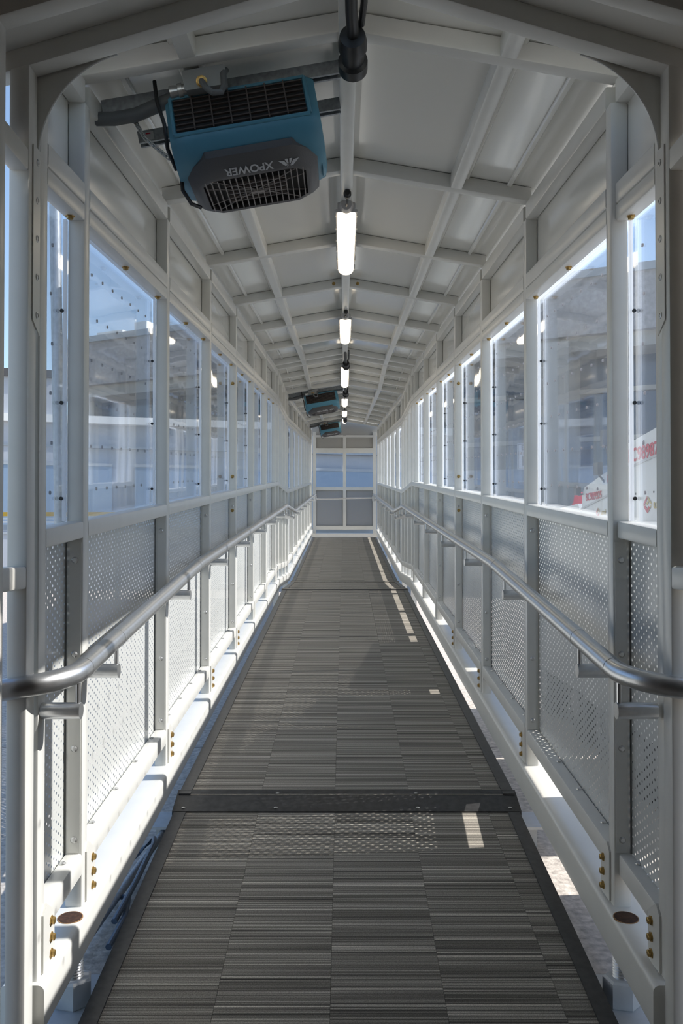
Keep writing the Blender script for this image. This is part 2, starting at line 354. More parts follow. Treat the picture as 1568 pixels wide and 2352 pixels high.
walls = {}
for s, nm in ((-1, 'left'), (1, 'right')):
    W = empty('wall_'+nm); walls[s] = W
    tag(W, 'white tubular side wall with clear panes and perforated panels, %s of the carpet' % nm, 'wall', kind='structure')
    def X(v): return XC+s*v
    def xr(a, b): return (min(s*a, s*b), max(s*a, s*b))
    post_me = MB().loft(*[[(px, py, zz) for px, py in rr(s*(XP+XO)/2, PW/2, XO-XP, PW)] for zz in (Z['base_top'], Z['eave_bot'])]).mesh('post', 'paint')
    gus = MB().loft([(s*.7755, .03, -1.13), (s*.7755, .055, -1.108), (s*.7755, .112, -1.145), (s*.7755, .118, -1.274), (s*.7755, .03, -1.274)],
                    [(s*.7695, .03, -1.13), (s*.7695, .055, -1.108), (s*.7695, .112, -1.145), (s*.7695, .118, -1.274), (s*.7695, .03, -1.274)]).mesh('gusset_plate', 'paint', False)
    for i, yp in enumerate(POSTS):
        p = place('post', post_me, W, (XC+(.014 if i == 0 and s > 0 else 0), yp, L(yp)))
        if yp < 10:
            g = place('gusset_plate', gus, p)
            for k in range(3):
                if yp < 7: place('bolt', hexbolt, g, (s*.7695, .088, -1.165-.042*k), (0, -s*math.pi/2, 0))
            if i > 0 and yp < 7.5:
                place('cover_strip', cached(('cover', s), lambda: MB().box(*xr(.781, .814), -.0025, .001, Z['rail_top']+.004, Z['sill_bot']-.012).mesh('cover_strip', 'paint', False)), p)
                for zz in (-.27, -.545, -.82, -1.085): place('screw', dome, p, (s*.799, -.0025, zz))
            if abs(yp-6.25) < .02:
                for zz in (.60, -.06, -.30): place('bolt', hexbolt, p, (s*.80, 0, zz), (math.pi/2, 0, 0))
    for i in range(len(POSTS)-1):
        y0, y1 = POSTS[i]+PW, POSTS[i+1]; ln = y1-y0; sl_ = (L(y1)-L(POSTS[i]+1e-6))/(y1-POSTS[i])
        org = (XC+(.014 if i == 0 and s > 0 else 0), y0, L(POSTS[i])+sl_*PW); k = (s, round(ln, 3), round(sl_, 4))
        def bar(name, x0, x1, z0, z1, m='paint', r=.006):
            me = cached((name,)+k, lambda: ybar(rr(s*(x0+x1)/2, (z0+z1)/2, x1-x0, z1-z0, r), ln, sl_).mesh(name, m))
            return place(name, me, W, org)
        bar('base_rail', XP+.001, XO, Z['rail_bot'], Z['rail_top'])
        bar('sill_rail', XP+.0005, XO, Z['sill_bot'], Z['sill_top'])
        h = bar('header_rail', XP+.0005, XO, Z['head_bot'], Z['head_mid'])
        bar('upper_header_rail', XP-.0005, XO, Z['head_mid']+.0015, Z['head_top'])
        bar('eave_tube', XP+.0005, XO, Z['eave_bot'], Z['eave_top'])
        me = cached(('upper_panel',)+k, lambda: ybar(rr(s*(XO+.0035), (Z['head_mid']+1.2)/2, .005, 1.19-Z['head_mid'], .001), ln+PW, sl_).mesh('upper_panel', 'roof'))
        place('upper_panel', me, W, (XC, y0-PW/2, org[2]-sl_*PW/2))
        # perforated lower panel
        me = cached(('perf', round(ln, 3), round(sl_, 4)), lambda: perf_mesh(ln+PW-.002, Z['rail_bot']+.02, Z['sill_top']-.01, sl_))
        place('perforated_panel', me, W, (X(XO+.003), y0-PW/2, org[2]-sl_*PW/2))
        # clear pane, studs, bead
        me = cached(('pane', round(ln, 3), round(sl_, 4)), lambda: ybar([(0, Z['sill_bot']+.01), (0.004, Z['sill_bot']+.01), (0.004, Z['head_mid']-.005), (0, Z['head_mid']-.005)], ln+.03, sl_).mesh('pane', 'glass', False))
        pn = place('pane', me, W, (X(XO+.020)-.002, y0-.015, org[2]))
        if y0 < 9.5:
            me = cached(('stud', round(ln, 3), round(sl_, 4)), lambda: stud_mesh(ln, sl_))
            st = place('marker_studs', me, pn, (.002, 0.015, 0)); st['kind'] = 'stuff'
        me = cached(('bead', s), lambda: MB().box(*xr(XO+.0005, XO+.0095), -.012, .002, Z['sill_top'], Z['head_bot']).mesh('glazing_bead', 'bead', False))
        place('glazing_bead', me, W, (XC, y1, org[2]+sl_*ln))
        if ln > .9:
            me = cached(('beadh',)+k, lambda: ybar([(s*(XO+.0005), .728), (s*(XO+.0095), .728), (s*(XO+.0095), .738), (s*(XO+.0005), .738)], ln-.014, sl_).mesh('glazing_bead', 'bead', False))
            place('glazing_bead', me, W, org)
        # standoff knobs between post and pane, bolts under the header and screws on the base rail
        if y0 < 6.5:
            for zz in (.46, .19, -.09):
                place('standoff', cached(('so', s), lambda: MB().lathe((0, 0, 0), (0, -1, 0), [(0, .003), (.006, .003), (.0065, .006), (.010, .0055)], 10).mesh('standoff', 'black')), W, (X(XO+.012), y1-.006, org[2]+sl_*ln+zz))
        if y0 < 9.5:
            pts = [ln-.05] if ln < .6 else [ln*.47, ln-.07]
            for q in pts: place('bolt', hexbolt, h, (s*(XP+.028), q, Z['head_bot']+sl_*q), (math.pi, 0, 0))
            nb = 4 if ln > .6 else 1
            rl = [c for c in W.children if c.name.startswith('base_rail')][-1]
            for q in range(nb):
                yy = ln*(q+.6)/nb if ln > .6 else ln*.8
                place('screw', dome, rl, (s*(XP+.036), yy, Z['rail_top']+sl_*yy), (-math.pi/2, 0, 0))
    # continuous base beams
    for (a, b) in ((2.2, YB1), (YB1, YB2), (YB2, 21.0)):
        sl_ = (L(b)-L(a))/(b-a); sec = rr(s*.807, -1.34, .110, .12, .016, 4)
        bm = ybar(sec, b-a, sl_).build('base_beam', 'paint', W, (XC, a, L(a)))
        if a < 3:
            yy = 2.53-a; za = -1.28+sl_*yy
            rim = MB().lathe((s*.790, yy, za-.0015), (0, -sl_, 1), [(0, .036), (.0025, .0355), (.0027, .033), (0.001, .0325)], 28).build('hole_rim', 'rust', bm)
            MB().lathe((s*.790, yy, za-.001), (0, -sl_, 1), [(0, .0325), (.0026, .0325)], 28).build('access_hole', 'rusthole', bm)
    # landing legs under the base beams
    for yy in (10.36, 11.95, 16.0, 20.6):
        MB().box(*sorted((X(.775), X(.84))), yy, yy+.065, 0.0, L(yy)-1.40).build('support_leg', 'paint', W, smooth=False)
    # hall walls around the camera; middle panel added over the windows to cut light
    for (z0, z1, ya) in ((-1.55, -.28, 2.06), (-.28, .80, 1.93 if s < 0 else 2.12), (.80, 1.1, 2.12)):
        MB().box(*sorted((X(.84), X(.85))), -2.4, ya, HC+.17+z0, HC+.17+z1).build('side_panel', 'warm', W, smooth=False)
    for zz in (-.235, .78):
        MB().loft(*[[(px, yy, pz) for px, pz in rr(X(.80), L(2.1)+zz-.027, .046, .055)] for yy in (-2.4, 2.1295)]).build('sill_rail', 'paint', W)
wb = MB().box(-1.2, 1.2, -2.5, -2.4, 0, 2.9).build('wall_back', 'warm', smooth=False)
tag(wb, 'warm toned wall behind the viewpoint', 'wall', kind='structure')

# ---- ceiling
C = empty('ceiling'); tag(C, 'pitched white roof of glossy sheets on square tube rafters', 'ceiling', kind='structure')
RAF = [y for y in POSTS]
raf = {}
for s in (-1, 1):
    raf[s] = MB().loft(*[[(s*xx, py, pz-RS*xx) for py, pz in rr(PW/2, RIDGE+.031, PW, .062)] for xx in (.026, .80)]).mesh('rafter', 'paint')
for i, yp in enumerate(RAF):
    if i:
        for s in (-1, 1): place('rafter', raf[s], C, (XC, yp, L(yp)))
    if i == len(RAF)-1: break
    y1 = RAF[i+1]; ln = y1-yp; sl_ = (L(y1)-L(yp+1e-6))/ln; org = (XC, yp, L(yp)); k = (round(ln, 3), round(sl_, 4))
    me = cached(('ridge',)+k, lambda: ybar(rr(0, RIDGE+.02, .056, .085), ln, sl_).mesh('ridge_beam', 'paint')); place('ridge_beam', me, C, org)
    for s in (-1, 1):
        def sheet():
            pts = [(s*0.0, RIDGE+.063), (s*.95, RIDGE+.063-RS*.95), (s*.95, RIDGE+.072-RS*.95), (s*0.0, RIDGE+.072)]
            return ybar(pts, ln, sl_).mesh('roof_panel', 'roof', False)
        place('roof_panel', cached(('sheet', s)+k, sheet), C, org)
        me = cached(('purlin', s)+k, lambda: ybar([(px, pz-RS*(s*px-.475)) for px, pz in rr(s*.475, RIDGE-RS*.475+.031, .05, .063)], ln-PW, sl_).mesh('purlin', 'paint'))
        place('purlin', me, C, (XC, yp+PW, L(yp)+sl_*PW))
        for xx in (.705, .52):
            me = cached(('strip', s, xx)+k, lambda: ybar([(px, pz-RS*(s*px-xx)) for px, pz in rr(s*xx, RIDGE-RS*xx+.055, .022, .014, .004, 1)], ln-PW, sl_).mesh('sheet_lap', 'roof'))
            place('sheet_lap', me, C, (XC, yp+PW, L(yp)+sl_*PW))
    if abs(yp-6.25) < .05:
        for s in (-1, 1):
            rf = [c for c in C.children if c.name.startswith('rafter')][-1 if s > 0 else -2]
            place('bolt', hexbolt, rf, (s*.085, 0, RIDGE+.03-RS*.085), (math.pi/2, 0, 0))
# near hall roof
zr = L(2.1)
for s in (-1, 1):
    MB().loft([(XC, -2.4, zr+1.262), (XC+s*.9, -2.4, zr+1.262-.297*.9), (XC+s*.9, -2.4, zr+1.275-.297*.9), (XC, -2.4, zr+1.275)],
              [(XC, 2.19, zr+1.262), (XC+s*.9, 2.19, zr+1.262-.297*.9), (XC+s*.9, 2.19, zr+1.275-.297*.9), (XC, 2.19, zr+1.275)]).build('roof_panel', 'paint', C, smooth=False)

# ---- portal frame between the hall and the ramp
T = empty('trim_1'); tag(T, 'portal frame of square tube with rounded corner gussets in the foreground', 'portal frame', kind='structure')
for (ya, yb) in ((1.93, 1.985), (2.13, 2.188)):
    for s in (-1, 1):
        MB().loft(*[[(XC+px, py, zz) for px, py in rr(s*.80, (ya+yb)/2, .05, yb-ya)] for zz in (0.0, zr+1.02)]).build('post', 'paint', T)
        MB().loft(*[[(XC+s*xx, py, pz-.297*xx) for py, pz in rr((ya+yb)/2, zr+1.212+.026, yb-ya+.002, .052)] for xx in (0, .88)]).build('rafter', 'paint', T)
for s in (-1, 1):
    # corner gusset: region between the corner and an arc tangent to post and rafter
    m_ = .297; cx, cz = .775, zr+1.212-m_*.775+.004
    dr = Vector((-1, m_)).normalized(); TL = .205
    p_post = Vector((cx, cz-TL)); p_raf = Vector((cx, cz))+dr*TL
    ang = math.acos(max(-1, min(1, Vector((0, -1)).dot(dr)))); RAD = TL*math.tan(ang/2)
    cen = Vector((cx-RAD, cz-TL)); a0 = 0.0
    v1 = p_raf-cen; a1 = math.atan2(v1.y, v1.x)
    arc = [cen+RAD*Vector((math.cos(a0+(a1-a0)*t/24), math.sin(a0+(a1-a0)*t/24))) for t in range(25)]
    poly = [Vector((cx+.02, cz-TL))]+arc+[p_raf+Vector((0, .02)), Vector((cx+.02, cz+.02))]
    MB().loft([(XC+s*p.x, 2.192, p.y) for p in poly], [(XC+s*p.x, 2.196, p.y) for p in poly]).build('corner_gusset', 'paint', T, smooth=False)
    MB().tube([(XC+s*p.x, 2.194, p.y) for p in arc], .0026, 6).build('gusset_edge', 'white', T)
    st = MB().loft([(XC+s*.7745, yy, zz+zr) for yy, zz in ((2.152, .80), (2.2, .80), (2.2, .338), (2.152, .368))],
                   [(XC+s*.7715, yy, zz+zr) for yy, zz in ((2.152, .80), (2.2, .80), (2.2, .338), (2.152, .368))]).build('joint_strip', 'paint', T, smooth=False)
    for k in range(5):
        MB().lathe((XC+s*.7715, 2.18, zr+.765-.095*k), (-s, 0, 0), [(0, .009), (.0015, .0085), (.002, .006), (.0005, .005)], 14).build('screw', 'zinc', st)
MB().box(XC-.84, XC+.84, 2.189, 2.2145, zr-1.5, zr-1.45).build('joint_sill', 'edge', T, smooth=False)

# ---- end wall
YE = 21.1
E = empty('wall_end'); tag(E, 'end wall with two clear panes over perforated panels and a grab pipe', 'wall', kind='structure')
def ze(py): return HC+(1240-py)*YE/FPX
def xe(px): return (px-789.5)*YE/FPX
def ebox(name, x0, x1, t, b, m='paint', y0=YE, y1=YE+.05): return MB().box(xe(x0), xe(x1), y0, y1, ze(b), ze(t)).build(name, m, E, smooth=False)
ebox('post', 718, 725.5, 992, 1236); ebox('post', 856, 864, 992, 1236); ebox('post', 787.5, 794.5, 1000, 1217)
for a, b in ((725.5, 787.5), (794.5, 856)):
    ebox('header_rail', a, b, 1029, 1040.5); ebox('top_rail', a, b, 999, 1004); ebox('sill_rail', a, b, 1119, 1126)
    ebox('base_rail', a, b, 1208, 1216.5); ebox('upper_panel', a, b, 1004, 1029, 'end_panel_shade', YE+.045, YE+.05)
    ebox('pane', a, b, 1040, 1120, 'glass', YE+.055, YE+.059)
    wd = xe(b)-xe(a); me = perf_mesh(wd, ze(1208), ze(1126), 0.0, 'perf_end_shade')
    place('perforated_panel', me, E, (xe(a)+wd, YE+.05, 0), (0, 0, R(90)))
ebox('floor_beam', 716, 866, 1225.5, 1233, 'paint', YE-.15, YE-.08)
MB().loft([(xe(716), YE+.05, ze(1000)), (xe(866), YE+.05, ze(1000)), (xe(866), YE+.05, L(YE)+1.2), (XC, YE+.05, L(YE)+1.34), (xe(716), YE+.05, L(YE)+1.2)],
          [(xe(716), YE+.06, ze(1000)), (xe(866), YE+.06, ze(1000)), (xe(866), YE+.06, L(YE)+1.2), (XC, YE+.06, L(YE)+1.34), (xe(716), YE+.06, L(YE)+1.2)]).build('gable_panel', 'end_panel_shade', E, smooth=False)

# ================================================================== THINGS
# ---- handrails
XR = 0.684
def rail_z(y):
    if y < 4.1: return L(y)-.445-.040*(4.1-y)
    return L(y)-.445
for s, nm in ((-1, 'left'), (1, 'right')):
    H = empty('handrail', (XC+s*XR, 4.1, L(4.1)-1.415))
    tag(H, 'brushed metal pipe handrail along the %s wall, kinked twice at the landing' % ('sunlit left' if s < 0 else 'shaded right'), 'handrail', 'pipe handrails of the ramp')
    base = Vector(H.location)
    path = []
    yb = 2.27; zb = rail_z(yb); RB = .165
    path += [(s*.95, yb-RB, zb-.028), (s*(XR+RB), yb-RB, zb-.026)]
    for t in range(1, 9):
        a = math.pi/2*t/9
        path.append((s*(XR+RB-RB*math.sin(a)), yb-RB*math.cos(a), zb-.026+.026*t/9))
    for yy in (yb, 2.7, 3.3, 3.9, 4.1, 4.3, 6, 8, 10.0, YB1-.06): path.append((s*XR, yy, rail_z(yy)))
    path += [(s*XR, YB1, rail_z(YB1)), (s*XR, YB1+.06, rail_z(YB1+.06)), (s*XR, 11.99, rail_z(11.99)), (s*XR, 12.05, rail_z(12.05)), (s*XR, 12.11, rail_z(12.11))]
    for yy in (14, 17, 20.75, 20.8): path.append((s*XR, yy, rail_z(yy)))
    path += [(s*XR, 20.86, rail_z(20.86)-.03), (s*XR, 20.87, rail_z(20.87)-.16)]
    MB().tube([Vector((XC+p[0], p[1], p[2]))-base for p in path], .0265, 20).build('rail_pipe', 'steel', H)
    for yy in (2.29, 2.62, 4.03):
        ax = Vector((0, 1, S1+(.04 if yy < 4.1 else 0)))
        MB().cyl(Vector((XC+s*XR, yy, rail_z(yy)))-base, Vector((XC+s*XR, yy, rail_z(yy)))-base+ax*.045, .0272, n=20).build('joint_sleeve', 'steel', H)
    for yp in POSTS[:-1]:
        yy = yp+PW/2; zz = rail_z(yy)
        stub = MB().cyl(Vector((XC+s*(XR+.094), yy, zz-.095))-base, Vector((XC+s*(XR-.008), yy, zz-.095))-base, .021, n=20).build('bracket', 'steel', H)
        MB().cyl(Vector((XC+s*XR, yy, zz-.10))-base, Vector((XC+s*XR, yy, zz-.015))-base, .0065, n=10).build('bracket_rod', 'steel', stub)
gp = empty('grab_pipe', (XC, YE-.14, zf(20.2)))
tag(gp, 'straight metal grab pipe across the far end wall below the panes', 'handrail')
b0 = Vector(gp.location)
MB().tube([Vector((xe(722), YE-.14, ze(1147)))-b0, Vector((xe(857), YE-.14, ze(1144)))-b0], .02, 14).build('rail_pipe', 'steel', gp)
for px in (724, 855):
    MB().cyl(Vector((xe(px), YE-.14, ze(1146)))-b0, Vector((xe(px), YE+.0, ze(1146)))-b0, .012, n=10).build('bracket', 'steel', gp)

# ---- ceiling lights
def make_light():
    ln, wd = 1.27, .105; r = empty('ceiling_light')
    b = MB(); b.loft([(px, 0.0, pz) for px, pz in rr(0, -.018, wd*.82, .034, .006)], [(px, ln, pz) for px, pz in rr(0, -.018, wd*.82, .034, .006)])
    b.loft([(px, .0, pz) for px, pz in rr(0, -.040, wd, .014, .004)], [(px, ln, pz) for px, pz in rr(0, -.040, wd, .014, .004)])
    b.lathe((0, -.028, -.018), (0, 1, 0), [(0, .026), (.03, .036)], 16)
    b.build('housing', 'lamp_body', r)
    prof = []                                    # rounded lens, tapered at both ends
    rings = []
    for (y, k) in ((.004, .30), (.012, .62), (.03, .85), (.06, .97), (.10, 1), (ln-.10, 1), (ln-.06, .97), (ln-.03, .85), (ln-.012, .62), (ln-.004, .30)):
        rings.append([(math.cos(math.pi+math.pi*t/14)*wd*.445*(.8+.2*k), y, -.046+math.sin(math.pi+math.pi*t/14)*.038*k) for t in range(15)])
    m = MB(); n = 15
    vs = [p for g in rings for p in g]; fs = [(i*n+k, i*n+k+1, (i+1)*n+k+1, (i+1)*n+k) for i in range(len(rings)-1) for k in range(n-1)]
    fs += [tuple(range(n)), tuple((len(rings)-1)*n+k for k in range(n))]
    m.add(vs, fs); m.build('diffuser', 'lens', r)
    for k in range(6):
        for s in (-1, 1):
            MB().box(*(sorted((s*wd*.47, s*wd*.53))), .06+k*.23, .075+k*.23, -.052, -.02).build('clip', 'zinc', r, smooth=False)
    c = MB(); c.tube([(0, -.025, -.02), (0, -.06, -.035), (.004, -.10, -.03), (.004, -.15, -.016)], .006, 10)
    c.build('power_cord', 'black', r)
    g = MB(); g.lathe((.004, -.14, -.016), (0, -1, .02), [(0, .013), (.018, .014), (.02, .018), (.034, .018), (.036, .013), (.048, .018), (.06, .012)], 14); g.build('cable_gland', 'black', r)
    return r
LIGHT_Y = [4.2, 7.25, 10.55, 13.75, 16.6, 18.95]
LIGHT_LAB = ['nearest glowing strip light on the ridge beam, past the large blue blower', 'second glowing strip light from the viewer, hung under the ridge beam',
             'third glowing strip light, over the landing, behind the first dark connector', 'fourth glowing strip light, beside the middle blue blower',
             'fifth glowing strip light along the ridge, second from the end wall', 'farthest glowing strip light, closest to the end wall']
l0 = make_light()
for i, yy in enumerate(LIGHT_Y):
    o = l0 if i == 0 else copy_tree(l0)
    o.location = (XC, yy, L(yy)+RIDGE-.022); o.rotation_euler = (math.atan((L(yy+.6)-L(yy))/.6), 0, 0)
    tag(o, LIGHT_LAB[i], 'ceiling light', 'strip lights along the ridge beam')

# ---- power connectors under the ridge
def make_conn():
    r = empty('cable_connector')
    MB().lathe((0, 0, 0), (0.02, 1, -.10), [(0, .020), (.004, .036), (.03, .041), (.055, .041), (.058, .034), (.105, .033), (.108, .038), (.112, .043), (.15, .043), (.158, .036), (.16, .01)], 24).build('coupling', 'black', r)
    MB().tube([(.002, .03, .0), (-.004, -.10, .008), (-.008, -.3, .03), (-.01, -.55, .05)], .017, 12).build('cable', 'black', r)
    MB().tube([(.024, .0, .03), (.03, -.1, .03), (.03, -.25, .045), (.028, -.4, .055)], .010, 10).build('strap', 'black', r)
    MB().box(-.012, .012, .06, .085, .03, .066).build('hanger', 'black', r, smooth=False)
    return r
c0 = make_conn()
for i, (yy, lab) in enumerate(((2.44, 'large black cable connector hanging at the top centre of the portal'), (10.1, 'black cable connector in front of the third strip light'),
                               (12.35, 'black cable connector between third and fourth strip lights'), (18.75, 'farthest small black cable connector before the last strip light'))):
    o = c0 if i == 0 else copy_tree(c0); o.location = (XC+.012, yy, L(yy)+RIDGE-.088)
    tag(o, lab, 'connector', 'cable connectors under the ridge')

# ---- blower fans
def text_mesh(txt, size, m, extrude=.0006, bold=True):
    cu = bpy.data.curves.new('t', 'FONT'); cu.body = txt; cu.size = size; cu.extrude = extrude; cu.align_x = 'CENTER'; cu.align_y = 'CENTER'
    if bold: cu.offset = size*.018
    ob = bpy.data.objects.new('t', cu); COL.objects.link(ob)
    dg = bpy.context.evaluated_depsgraph_get(); dg.update()
    me = bpy.data.meshes.new_from_object(ob.evaluated_get(dg)); bpy.data.objects.remove(ob); me.materials.clear(); me.materials.append(M[m]); return me

def fit(me, w_, h_):
    xs = [v.co.x for v in me.vertices]; ys = [v.co.y for v in me.vertices]
    kx, ky = w_/(max(xs)-min(xs)), h_/(max(ys)-min(ys)); cx, cy = (max(xs)+min(xs))/2, (max(ys)+min(ys))/2
    for v in me.vertices: v.co.x = (v.co.x-cx)*kx; v.co.y = (v.co.y-cy)*ky
    return me

def make_fan():
    """local frame: x along the roof slope towards the ridge, y along the walkway, z up; origin on top at the mount"""
    r = empty('blower_fan'); hw = .232
    # blue housing: side profile (y, z) lofted over x with eased ends
    prof = [(-.02, 0.0), (-.052, -.02), (-.085, -.152), (-.078, -.178), (-.05, -.215), (.02, -.24), (.20, -.24), (.275, -.19), (.285, -.08), (.24, 0.0)]
    def pr(k, sh): return [(y*k+.1*(1-k), z*(k*.5+.5)+sh) for y, z in prof]
    xs = [(-hw, .90, -.008), (-hw+.02, .985, -.002), (-hw+.05, 1, 0), (hw-.05, 1, 0), (hw-.02, .985, -.002), (hw, .90, -.008)]
    b = MB(); n = len(prof); rings = [[(x, y, z) for y, z in pr(k, sh)] for x, k, sh in xs]
    fs = [(i*n+k, i*n+(k+1) % n, (i+1)*n+(k+1) % n, (i+1)*n+k) for i in range(len(xs)-1) for k in range(n)]
    fs += [tuple(range(n-1, -1, -1)), tuple((len(xs)-1)*n+k for k in range(n))]
    b.add([p for g in rings for p in g], fs); body = b.build('housing', 'blue', r)
    # volute bulge on the ridge side
    vb = MB(); vb.lathe((hw-.01, .13, -.13), (1, 0, 0), [(0, .12), (.010, .115), (.016, .10), (.018, .02)], 28); vb.build('side_volute', 'blue', r)
    # intake grille on the sloping camera-side face
    p0 = Vector((0, -.054, -.026)); p1 = Vector((0, -.083, -.145)); d = p1-p0; nrm = Vector((0, -1, .0)).normalized(); nrm = Vector((0, d.z, -d.y)).normalized()
    if nrm.y > 0: nrm = -nrm
    gx0, gx1 = -.205, .195
    def G(x, t, off): q = p0+d*t+nrm*off; return (x, q.y, q.z)
    back = MB().add([G(gx0, 0, .0015), G(gx1, 0, .0015), G(gx1, 1, .0015), G(gx0, 1, .0015)], [(0, 1, 2, 3)]).build('intake_opening', 'dark', r, smooth=False)
    for k in range(7):
        t = (k+.5)/7
        MB().loft([G(gx0, t-.028, .001), G(gx0, t+.028, .001), G(gx0, t+.028, .009), G(gx0, t-.028, .006)], [G(gx1, t-.028, .001), G(gx1, t+.028, .001), G(gx1, t+.028, .009), G(gx1, t-.028, .006)]).build('intake_slat', 'bar', back, smooth=False)
    for k in range(1, 7):
        x = gx0+(gx1-gx0)*k/7
        MB().loft([G(x-.0022, 0, .001), G(x+.0022, 0, .001), G(x+.0022, 0, .009), G(x-.0022, 0, .009)], [G(x-.0022, 1, .001), G(x+.0022, 1, .001), G(x+.0022, 1, .009), G(x-.0022, 1, .009)]).build('intake_rib', 'bar', back, smooth=False)
    f = MB(); w_ = .008
    for (a, b_) in (((gx0-w_, -.04), (gx1+w_, -.04)), ((gx1+w_, -.04), (gx1+w_, 1.04)), ((gx1+w_, 1.04), (gx0-w_, 1.04)), ((gx0-w_, 1.04), (gx0-w_, -.04))):
        f.tube([G(*a, .001), G(*b_, .001)], .006, 8)
    f.build('intake_frame', 'blue', r)
    # charcoal outlet shroud: octagon, with a sloping lettered lip and a flat grille facing down
    def octo(x0, x1, y0, y1, c): return [(x0+c, y0), (x1-c, y0), (x1, y0+c*.9), (x1, y1-c*.9), (x1-c, y1), (x0+c, y1), (x0, y1-c*.9), (x0, y0+c*.9)]
    o1 = octo(-.21, .21, -.062, .30, .075); o2 = octo(-.205, .205, -.035, .292, .07); o3 = octo(-.182, .182, -.010, .275, .05)
    o4 = octo(-.165, .165, .012, .258, .035)
    b = MB(); ZL = [(o1, -.203), (o1, -.225), (o2, -.250), (o3, -.266), (o4, -.266), (o4, -.248)]
    vs = [(x, y, z) for o, z in ZL for x, y in o]; fs = [(i*8+k, i*8+(k+1) % 8, (i+1)*8+(k+1) % 8, (i+1)*8+k) for i in range(5) for k in range(8)]
    fs.append(tuple(range(7, -1, -1))); b.add(vs, fs); sh = b.build('outlet_shroud', 'char', r)
    MB().add([(x, y, -.249) for x, y in o4], [tuple(range(8))]).build('outlet_opening', 'dark', r, smooth=False)
    og = []
    for k in range(17):
        x = -.156+.312*k/16
        MB().box(x-.0016, x+.0016, .015, .256, -.2665, -.254).build('outlet_bar', 'outbar', sh, smooth=False)
    for k in range(5):
        y = .07+.125*k/4; MB().box(-.10, .10, y-.0014, y+.0014, -.266, -.256).build('outlet_bar', 'outbar', sh, smooth=False)
    for a in (22, 40, 140, 158):
        dx, dy = math.cos(R(a)), math.sin(R(a)); k = min(.16/abs(dx), .118/abs(dy))
        MB().tube([(-dx*k, .135-dy*k, -.262), (dx*k, .135+dy*k, -.262)], .002, 6).build('outlet_bar', 'outbar', sh, smooth=False)
    MB().box(-.022, .022, .136, .154, -.2675, -.258).build('outlet_badge', 'outbar', sh, smooth=False)
    # lettering on the sloping lip, upside down for the viewer
    lip0 = Vector((0, -.035, -.250)); lip1 = Vector((0, -.010, -.266)); dv = (lip1-lip0).normalized(); nv = Vector((0, dv.z, -dv.y))
    if nv.z > 0: nv = -nv
    xa = (-dv).cross(nv)          # text x axis so that (x, up, normal) is right-handed
    c = (Vector((0, -.035, -.250))+Vector((0, -.010, -.266)))/2+nv*.0015
    up = dv; xa = up.cross(nv)
    mt = Matrix((xa, up, nv)).transposed().to_4x4()
    t = place('lettering', text_mesh('XPOWER', .036, 'silver'), sh); t.matrix_local = Matrix.Translation(c+xa*.01) @ mt
    em = MB()
    for sgn in (-1, 1):
        em.add([(sgn*.004, .010, 0), (sgn*.012, .012, 0), (sgn*.034, -.010, 0), (sgn*.014, -.006, 0)], [(0, 1, 2, 3)])
        em.add([(sgn*.001, .004, 0), (sgn*.005, .006, 0), (sgn*.012, -.012, 0), (sgn*.003, -.012, 0)], [(0, 1, 2, 3)])
        em.add([(sgn*.003, .012, 0), (sgn*.001, .007, 0), (sgn*.010, .017, 0)], [(0, 1, 2)])
    e_ = em.build('emblem', 'silver', sh, smooth=False); e_.matrix_local = Matrix.Translation(c-xa*.115+nv*.0006) @ mt
    # black cord down the outer side and mounting ears
    MB().tube([(-.25, -.05, .045), (-.252, -.06, -.02), (-.24, -.068, -.10), (-.245, -.05, -.17), (-.235, .0, -.215)], .006, 8).build('power_cord', 'black', r)
    MB().tube([(-.225, .04, -.20), (-.232, .05, -.26), (-.215, .08, -.295), (-.19, .11, -.30)], .0065, 8).build('lower_strap', 'black', r)
    for x in (-.17, .17):
        MB().box(x-.02, x+.02, .02, .22, -.004, .0105).build('mounting_ear', 'zinc', r, smooth=False)
    return r

def link_chain(pts, n, r_=.0022, lw=.007, ll=.012):
    m = MB(); pts = [Vector(p) for p in pts]
    segs = [(pts[i+1]-pts[i]).length for i in range(len(pts)-1)]; tot = sum(segs)
    for k in range(n):
        d = tot*(k+.5)/n; i = 0
        while d > segs[i]: d -= segs[i]; i += 1
        t = (pts[i+1]-pts[i]).normalized(); c = pts[i]+t*d; u = t.orthogonal().normalized(); v = t.cross(u)
        w_ = u if k % 2 else v
        m.tube([c+t*ll*math.cos(a)+w_*lw*math.sin(a) for a in [2*math.pi*q/10 for q in range(10)]], r_, 5, closed=True)
    return m

